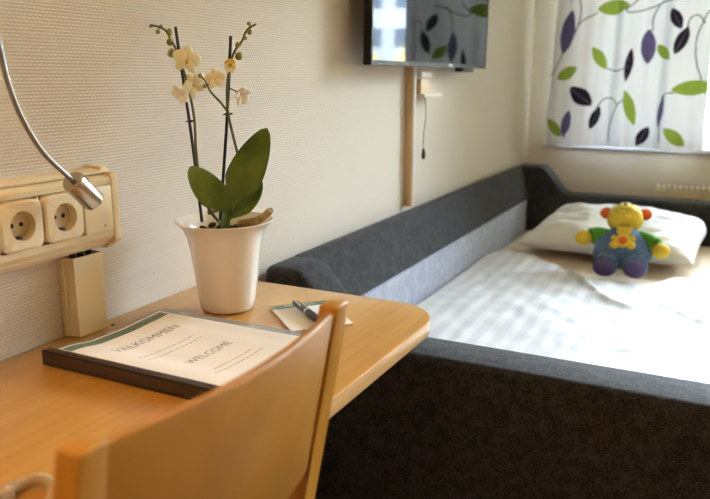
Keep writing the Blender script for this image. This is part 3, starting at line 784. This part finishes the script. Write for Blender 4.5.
solo('duvet', bm, M['linen'], 'white duvet with woven stripes spread over the sofa bed', 'duvet', angle=3)

# pillow
def pillow():
    bm = B(); n = 64; rows_t, rows_b = [], []
    W, D, T = .335, .25, .076
    R = Matrix.Rotation(math.radians(-7), 3, 'Z')@Matrix.Rotation(math.radians(9), 3, 'X')
    c = Vector((-.370, 3.11, .512))
    for i in range(n+1):
        a, b = [], []
        for j in range(n+1):
            u, v = 2*i/n-1, 2*j/n-1
            # pinched sides, pointed corners
            x = u*W*(1-.07*(1-u*u)*0-.10*(1-v*v)*0+.0)*(1-.06*(1-v*v)); y = v*D*(1-.10*(1-u*u)*.8)*(1-.20*max(0, abs(u)-.45)*(v > 0)); x *= 1-.16*max(0, v)**3*abs(u)**2
            h = ((1-u**4)*(1-v**4))**.55
            w = noise.noise(Vector((u*2.2, v*2.2, 3)))*.018+.009*noise.noise(Vector((u*6, v*6, 8)))
            e = (u*u*v*v)
            for (dx_, dy_, sg) in ((1, 1, 1), (1, -1, 1), (-1, 1, 1), (-1, -1, 1)):
                pass
            # creases that run from the corners
            w += .008*math.sin(9*(abs(u)-abs(v)))*max(0, max(abs(u), abs(v))-.45)
            dent = .030*math.exp(-((u-.25)**2/.10+(v+.55)**2/.30))
            zt_ = T*h+(w-dent)*h; zb_ = -T*.55*h+.3*w*h
            a.append(bm.verts.new(c+R@Vector((x, y, zt_)))); b.append(bm.verts.new(c+R@Vector((x, y, zb_))))
        rows_t.append(a); rows_b.append(b)
    for i in range(n):
        for j in range(n):
            bm.faces.new((rows_t[i][j], rows_t[i+1][j], rows_t[i+1][j+1], rows_t[i][j+1])); bm.faces.new((rows_b[i][j], rows_b[i][j+1], rows_b[i+1][j+1], rows_b[i+1][j]))
    bmesh.ops.remove_doubles(bm, verts=bm.verts[:], dist=.0005)
    lo = min(v.co.z for v in bm.verts)
    for v in bm.verts:       # settles on the mattress
        if v.co.z < ZM+.003: v.co.z = ZM+.003+.0*(v.co.z)
    return bm
solo('pillow', pillow(), M['pillowcase'], 'plump white pillow at the window end of the sofa bed', 'pillow', angle=3)

# ------------------------------------------------------------------ soft toy bear
toy = thing('soft_toy_bear', 'yellow soft bear in blue overalls and green sleeves lying against the pillow', 'soft toy', (-.30, 2.72, .46))
TY = 2.78
# local frame: T = along the spine to the head, S = its side, Nn = belly side
Tt = Vector((-.06, .66, .75)).normalized(); Ss = Vector((1, .02, 0)); Ss = (Ss-Tt*Ss.dot(Tt)).normalized(); Nn = Ss.cross(Tt); Nn = Nn if Nn.y < 0 else -Nn
TR = Matrix((Ss, Nn*-1, Tt)).transposed()   # columns: side, back, up
TO = Vector((-.302, 2.695, .470))
SK = .86
def T(x, f, u): return TO+(Ss*x+Nn*f+Tt*u)*SK     # side, towards the belly side, up the spine
body = B()
ball(body, T(0, 0, .100), tuple(SK*q for q in (.114, .062, .100)), TR, 32, lambda p: Vector((p.x*(1-.30*p.z)*(1+.03*math.sin(9*p.z)), p.y, p.z)))
bo = part('overalls', body, M['toy_blue'], toy, angle=3)
for sx in (-1, 1):
    lg = B()
    pts = smooth([T(sx*.045, .0, .045), T(sx*.056, .020, .008), T(sx*.060, .040, -.016)], 6)
    tube(lg, pts, [SK*(.045+.005*math.sin(k*2)) for k in range(len(pts))], 20); part('leg', lg, M['toy_blue'], toy, angle=3)
    part('foot', ball(B(), T(sx*.061, .052, -.030), tuple(SK*q for q in (.042, .034, .036)), TR, 24), M['toy_purple'], toy, angle=3, label='purple foot')
    # sleeve and hand
    sl = smooth([T(sx*.060, .0, .152), T(sx*.100, .008, .132 if sx > 0 else .150), T(sx*.128, .012, .105 if sx > 0 else .138)], 6)
    part('sleeve', tube(B(), sl, taper(len(sl), SK*.030, SK*.037), 20), M['toy_green'], toy, angle=3, label='green sleeve')
    hd = T(sx*.150, .014, .082) if sx > 0 else T(sx*.160, .010, .130)
    part('hand', ball(B(), hd, tuple(SK*q for q in (.036, .028, .033)), TR, 24), M['toy_yellow'], toy, angle=3, label='yellow hand')
    ear = B(); ball(ear, T(sx*.078, -.004, .268), tuple(SK*q for q in (.028, .014, .028)), TR, 24); part('ear', ear, M['toy_orange'], toy, angle=3, label='orange ear')
hb = B(); ball(hb, T(0, .004, .240), tuple(SK*q for q in (.074, .060, .070)), TR, 36, lambda p: Vector((p.x*(1+.06*-p.z), p.y, p.z)))
for v in hb.verts: pass
# upper head cap paler
hb.normal_update()
for f_ in hb.faces:
    c = f_.calc_center_median()-TO; u_ = c.dot(Tt); f_.material_index = 1 if u_ > .245*SK else 0
hd = part('head', hb, [M['toy_yellow'], M['toy_pale']], toy, angle=3)
part('snout', ball(B(), T(0, .050, .248), tuple(SK*q for q in (.040, .026, .030)), TR, 24), M['toy_yellow'], hd, angle=3)
part('nose', ball(B(), T(0, .072, .268), tuple(SK*q for q in (.0085, .006, .0065)), TR, 14), M['spine'], hd, angle=3, label='small brown nose')
part('mouth', tube(B(), smooth([T(-.022, .070, .246), T(-.010, .0765, .240), T(0, .078, .243), T(.010, .0765, .240), T(.022, .070, .246)], 5), .0013, 6), M['spine'], hd)
for sx in (-1, 1): part('eye', ball(B(), T(sx*.026, .045, .284), tuple(SK*q for q in (.006, .004, .006)), TR, 12), M['spine_dark'], hd, angle=3)
# the appliqué bear on the bib
ap = B(); F_ = .060
def disc(bm, x, u, r, f=F_, e=1.0): ball(bm, T((x-.004)*1.35+.004, f+.002, (u-.13)*1.35+.112), (1.35*SK*r, .007, 1.35*SK*r*e), TR, 20)
disc(ap, .004, .150, .021, .052); disc(ap, -.012, .166, .008, .049); disc(ap, .020, .166, .008, .049); disc(ap, .004, .118, .024, .058); 
disc(ap, -.020, .104, .014, .058); disc(ap, .028, .104, .014, .058); disc(ap, -.022, .128, .010, .055); disc(ap, .030, .128, .010, .055)
a_ = part('bib_patch', ap, M['toy_yellow'], toy, angle=3, label='yellow bear patch on the bib')
ap = B(); disc(ap, .004, .118, .014, .0625); part('patch_heart', ap, M['toy_orange'], a_, angle=3)

# ------------------------------------------------------------------ television
XT = -.838
tl = at_x(370.5, 67, XT); tr = at_x(485.2, 67, XT); ty0, ty1 = tl.y, tr.y; tz0 = (tl.z+tr.z)/2
tv = thing('television', 'flat black television on the wall above the sofa bed', 'television', (XW+.001, (ty0+ty1)/2, tz0))
TILT = math.radians(.8); TH = .60
def tilt(bm):
    for v in bm.verts:
        dz = v.co.z-tz0; v.co.x += dz*math.tan(TILT)
    return bm
def tb(x0, y0, z0, x1, y1, z1, bev=0): return tilt(box(B(), (x0, y0, z0), (x1, y1, z1), bev))
part('case', tb(XT-.022, ty0, tz0, XT-.001, ty1, tz0+TH, .002), M['tv_case'], tv)
part('rear_housing', tb(XT-.040, ty0+.12, tz0+.03, XT-.022, ty1-.12, tz0+TH-.1, .004), M['tv_case'], tv)
bz_ = B(); b_ = .008
for a, c in (((ty0, tz0), (ty1, tz0+.012)), ((ty0, tz0+TH-b_), (ty1, tz0+TH)), ((ty0, tz0+.012), (ty0+b_, tz0+TH-b_)), ((ty1-b_, tz0+.012), (ty1, tz0+TH-b_))):
    box(bz_, (XT-.001, a[0], a[1]), (XT+.002, c[0], c[1]))
part('bezel', tilt(bz_), M['tv_case'], tv, False)
part('screen', tb(XT-.001, ty0+b_, tz0+.012, XT+.001, ty1-b_, tz0+TH-b_), M['screen'], tv, False)
lg = text_bm('LG', .012, lambda u, v: (XT+.0026, (ty0+ty1)/2+.06+u, tz0+.006+v)) if False else None
part('badge', tb(XT+.0015, (ty0+ty1)/2+.09, tz0+.004, XT+.0028, (ty0+ty1)/2+.125, tz0+.009), M['logo'], tv, False, label='small silver badge')
part('stand_socket', tb(XT-.035, ty1-.24, tz0-.014, XT-.004, ty1-.12, tz0+.004, .004), M['tv_case'], tv)
part('wall_bracket', box(B(), (XW+.001, (ty0+ty1)/2-.12, tz0+.12), (XT-.034, (ty0+ty1)/2+.12, tz0+.42), .003), M['black'], tv)

# upright cable duct and pull-cord fitting below the television
d0 = at_x(406, 150, XW)
a_ = at_x(404.8, 140, XW+.001).y; b_ = at_x(413.5, 140, XW+.028).y
cd = thing('cable_duct', 'slim white upright duct with warm shade painted on its sides between the television and the sofa bed', 'cable duct', (XW+.001, (a_+b_)/2, .733))
part('channel', box(B(), (XW+.001, a_, .733), (XW+.026, b_, tz0+.10), .001), M['beige_and_duct_shade'], cd)  # white trunking; the beige puts the warm shade of its side into the colour
part('front_cover', box(B(), (XW+.0265, a_+.018, .733), (XW+.029, b_, tz0+.095), .0006), M['white_plastic'], cd, label='white front of the duct without the painted shade')
fx = thing('pull_cord_switch', 'small white wall fitting with a dangling pull cord under the television', 'switch', (XW+.001, at_x(423, 85, XW).y, at_x(423, 95, XW).z))
y0, y1 = at_x(417.5, 80, XW+.02).y, at_x(430, 80, XW+.02).y; ztop, zbot = at_x(423, 71, XW+.02).z, at_x(423, 78, XW+.02).z
part('housing', box(B(), (XW+.001, y0, zbot), (XW+.035, y1-.02, ztop), .004), M['white_plastic'], fx)
p1 = at_x(418, 79, XW+.02); p2 = at_x(434, 95, XW+.02)
part('bracket', prism(B(), [(p1.y, p1.z), (p1.y+.055, p1.z), (p2.y-.005, p2.z+.006), (p1.y, p2.z)], XW+.001, XW+.030, 'x', .002), M['beige_and_duct_shade'], fx)
p3 = at_x(416, 97, XW+.02); part('foot', box(B(), (XW+.001, p3.y+.01, p2.z-.006), (XW+.045, p2.y+.012, p2.z+.006), .002), M['white_plastic'], fx)
k0 = at_x(425, 97, XW+.03); k1 = at_x(423.5, 152, XW+.03)
part('cord', tube(B(), smooth([k0, at_x(426, 115, XW+.03), at_x(423.5, 135, XW+.03), k1], 8), .0016, 8), M['grey_print'], fx)
part('cord_knob', lathe(B(), [(0, .012), (.004, .010), (.007, -.010), (.005, -.022), (0, -.024)], k1, seg=16), M['black'], fx, label='black cord knob')

# ------------------------------------------------------------------ curtain with printed leaves
YC = 3.645; CX0 = at(545, 140, YC).x-.010; CX1 = -.106; CZ0 = OZ0-.002; CZ1 = 2.2
LE = [(148, 100, 142, 46, 80, 'p'), (293, 22, 100, 46, 5, 'g'), (400, 145, 106, 44, 92, 'p'), (490, 58, 70, 34, 118, 'd'), (505, 127, 88, 36, 68, 'd'), (447, 162, 62, 30, 130, 'g'),
      (247, 181, 84, 34, 123, 'g'), (147, 229, 78, 40, 28, 'g'), (190, 300, 92, 50, 140, 'd'), (341, 203, 104, 24, 84, 'd'), (231, 368, 80, 30, 70, 'd'), (144, 385, 90, 34, 78, 'p'), (104, 399, 76, 34, 132, 'g'),
      (342, 336, 118, 32, 107, 'g'), (540, 274, 124, 46, 6, 'g'), (438, 348, 100, 18, 84, 'p'), (380, 426, 70, 34, 62, 'd'), (480, 428, 86, 38, 140, 'g'), (650, 330, 90, 34, 75, 'd')]
STM = [[(95, 235), (118, 195), (150, 135), (190, 75), (240, 40)], [(190, 0), (195, 40), (178, 95), (150, 150)], [(275, 445), (276, 400), (300, 335), (326, 308)], [(238, 335), (262, 308), (290, 308), (303, 325)],
       [(566, 250), (550, 190), (552, 120), (580, 50), (593, 30)], [(330, 25), (345, 40), (400, 28), (450, 5), (490, -5)], [(413, 95), (416, 55), (432, 20), (450, 0)], [(270, 213), (300, 222), (330, 212)],
       [(445, 300), (462, 290), (482, 290)], [(432, 445), (434, 380), (444, 300)], [(522, 88), (535, 55), (560, 48), (578, 70)], [(335, 30), (360, 10), (380, -10)], [(575, 290), (593, 300)], [(140, 430), (132, 400)]]
def cr(px, py):     # crop pixels of the photo to metres on the cloth
    p_ = at(520+px/3.121, py/3.119, YC); return (p_.x, p_.z)
MPP = (cr(400, 200)[0]-cr(100, 200)[0])/300
leaves = []
for (x, y, L, W, a, c) in LE:
    X_, Z_ = cr(x, y)
    for kx, kz in ((0, 0), (.30, .66), (-.34, .66), (.12, -.0), ):
        if (kx, kz) == (.12, -.0): continue
        leaves.append((X_+kx, Z_+kz, L*MPP/2, W*MPP/2, math.radians(a), c))
stems = []
for s in STM:
    P_ = [cr(*q) for q in s]; S_ = smooth([(q[0], q[1], 0) for q in P_], 5)
    for kx, kz in ((0, 0), (.30, .66), (-.34, .66)):
        for a, b in zip(S_, S_[1:]): stems.append((a.x+kx, a.y+kz, b.x+kx, b.y+kz))
bins = {}
for s in stems:
    for gx in range(int(math.floor(min(s[0], s[2])/.02))-1, int(math.floor(max(s[0], s[2])/.02))+2):
        for gz in range(int(math.floor(min(s[1], s[3])/.02))-1, int(math.floor(max(s[1], s[3])/.02))+2):
            bins.setdefault((gx, gz), []).append(s)
def print_at(x, z):
    for (lx, lz, a, b, an, c) in leaves:
        dx_, dz_ = x-lx, z-lz
        if abs(dx_) > a or abs(dz_) > a: continue
        u = (dx_*math.cos(an)+dz_*math.sin(an))/a; v = (-dx_*math.sin(an)+dz_*math.cos(an))/b
        if abs(u) < 1 and abs(v) < (1-u*u)**.85:
            if abs(v) < .05 and c != 'g': return 4
            return {'g': 1, 'p': 2, 'd': 3}[c]
    for s in bins.get((math.floor(x/.02), math.floor(z/.02)), ()):
        ax_, az_ = s[2]-s[0], s[3]-s[1]; L2 = ax_*ax_+az_*az_ or 1e-9; t = max(0, min(1, ((x-s[0])*ax_+(z-s[1])*az_)/L2))
        if math.hypot(x-s[0]-ax_*t, z-s[1]-az_*t) < .0028: return 4
    return 0
def fold(x, z):
    k = (x-CX0)/(CX1-CX0); a = .55+.45*min(1, (CZ1-z)/.8)
    return (.024*math.sin(2*PI*k*3.2+.9)+.007*math.sin(2*PI*k*7.1+2*z)+.003*math.sin(2*PI*k*13))*a
bm = B(); st = .003; nx = int((CX1-CX0)/st); zs = []; z = CZ0
while z < 1.62: zs.append(z); z += st
while z < CZ1: zs.append(z); z += .01
grid = []
for z in zs:
    row = []
    for j in range(nx+1):
        x = CX0+(CX1-CX0)*j/nx; sl = .030*(z-CZ0)/.66*(1-j/nx) if z < 1.6 else .04*(1-j/nx)
        row.append(bm.verts.new((x+sl, YC+fold(x, z), z+.004*math.sin(9*x))))
    grid.append(row)
for i in range(len(zs)-1):
    for j in range(nx):
        f_ = bm.faces.new((grid[i][j], grid[i][j+1], grid[i+1][j+1], grid[i+1][j]))
        v = grid[i][j].co; f_.material_index = print_at(v.x+st/2, v.z+st/2)
solo('curtain', bm, [M['curtain'], M['c_green'], M['c_purple'], M['c_dark'], M['c_stem']], 'white curtain printed with green, purple and black leaves at the window', 'curtain', angle=3)
solo('curtain_rail', tube(B(), [(-.88, YC, 2.225), (1.4, YC, 2.225)], .011, 14), M['white_trim'], 'white curtain rail above the window', 'curtain rail')

# ------------------------------------------------------------------ radiator
rt = EYE-.500; rad_y = 3.60
rd = thing('radiator', 'cream panel radiator with a slotted top under the window, behind the bed end', 'radiator', (.35, 3.66, .12))
x0 = at(655, 190, 3.66).x
bm = B(); box(bm, (x0, 3.628, .12), (1.05, 3.634, rt-.010)); box(bm, (x0, 3.694, .12), (1.05, 3.699, rt-.010)); box(bm, (x0, 3.634, .12), (x0+.006, 3.694, rt-.010)); box(bm, (1.044, 3.634, .12), (1.05, 3.694, rt-.010))
part('panel', bm, M['radiator'], rd, False)
bm = B(); x = x0+.004
while x < 1.045: box(bm, (x, 3.630, rt-.010), (x+.012, 3.698, rt+.010)); x += .024
part('grille', bm, M['radiator'], rd, False)
for x in (x0+.08, .98): part('foot', box(B(), (x-.015, 3.65, .001), (x+.015, 3.68, .121)), M['radiator'], rd, False)
part('front_rib', box(B(), (x0+.02, 3.6255, .30), (1.03, 3.628, .32), .001), M['radiator'], rd)

# ------------------------------------------------------------------ ceiling lamp over the desk side of the room
LX, LY = -.30, -.75
cl = thing('ceiling_lamp', 'round white ceiling lamp over the desk side of the room', 'lamp', (LX, LY, ZC-.10))
part('base', lathe(B(), [(0, 0), (.10, 0), (.10, -.02), (0, -.02)], (LX, LY, ZC-.001), seg=40), M['white_trim'], cl)
em = bpy.data.materials.new('lamp_glow'); em.use_nodes = True; nt = em.node_tree; b = nt.nodes['Principled BSDF']
b.inputs['Emission Color'].default_value = (1.0, .64, .32, 1); b.inputs['Emission Strength'].default_value = 6.0; b.inputs['Base Color'].default_value = (.9, .85, .75, 1)
part('shade', lathe(B(), [(.15, -.021), (.155, -.035), (.135, -.07), (.08, -.09), (0, -.097)], (LX, LY, ZC), seg=48), em, cl, angle=3)
def light(name, kind, loc, energy, col, **kw):
    l = bpy.data.lights.new(name, kind); l.energy = energy; l.color = col
    for k, v in kw.items(): setattr(l, k, v)
    o = bpy.data.objects.new(name, l); COL.objects.link(o); o.location = loc; return o
light('ceiling_lamp_light', 'POINT', (LX, LY, ZC-.16), 12, (1.0, .64, .32), shadow_soft_size=.10)

# small shaded wall lamp above the left end of the desk, beyond the left border of the photo
WL = Vector((XW, .14, 1.50))
wl = thing('wall_lamp', 'small wall lamp with a cream fabric shade above the left end of the desk', 'lamp', WL)
part('wall_plate', lathe(B(), [(0, .012), (.035, .012), (.038, .009), (.038, .001), (0, .001)], WL, (1, 0, 0), 32), M['steel'], wl)
part('lamp_arm', tube(B(), smooth([WL+Vector((.01, 0, 0)), WL+Vector((.06, 0, -.01)), WL+Vector((.11, 0, .02)), WL+Vector((.11, 0, .05))], 6), .005, 10), M['steel'], wl)
part('lamp_shade', lathe(B(), [(.075, -.02), (.055, .12), (.0535, .12), (.0735, -.02)], WL+Vector((.11, 0, .04)), seg=40), cloth_t('shade_cloth', srgb(236, 214, 170), .5), wl, angle=1.2)
part('bulb', lathe(B(), [(0, .05), (.012, .05), (.012, .02), (.010, .012), (0, .010)], WL+Vector((.11, 0, .03)), seg=20), M['white_plastic'], wl)
light('wall_lamp_light', 'POINT', WL+Vector((.11, 0, .10)), 14.0, (1.0, .52, .17), shadow_soft_size=.012)

# daylight through the window
w = bpy.data.worlds.new('overcast_sky'); SC.world = w; w.use_nodes = True
bg = w.node_tree.nodes['Background']; bg.inputs[0].default_value = (.72, .86, 1.0, 1); bg.inputs[1].default_value = 68.0
po = light('window_portal', 'AREA', ((OX0+OX1)/2, YW+.17, (OZ0+OZ1)/2), 1, (1, 1, 1), shape='RECTANGLE', size=OX1-OX0, size_y=OZ1-OZ0)
po.rotation_euler = (math.radians(-90), 0, 0); po.data.cycles.is_portal = True

SC.view_settings.view_transform = 'Standard'; SC.view_settings.look = 'None'
SC.view_settings.gamma = 1; SC.view_settings.use_curve_mapping = False
SC.view_settings.exposure = 0.12
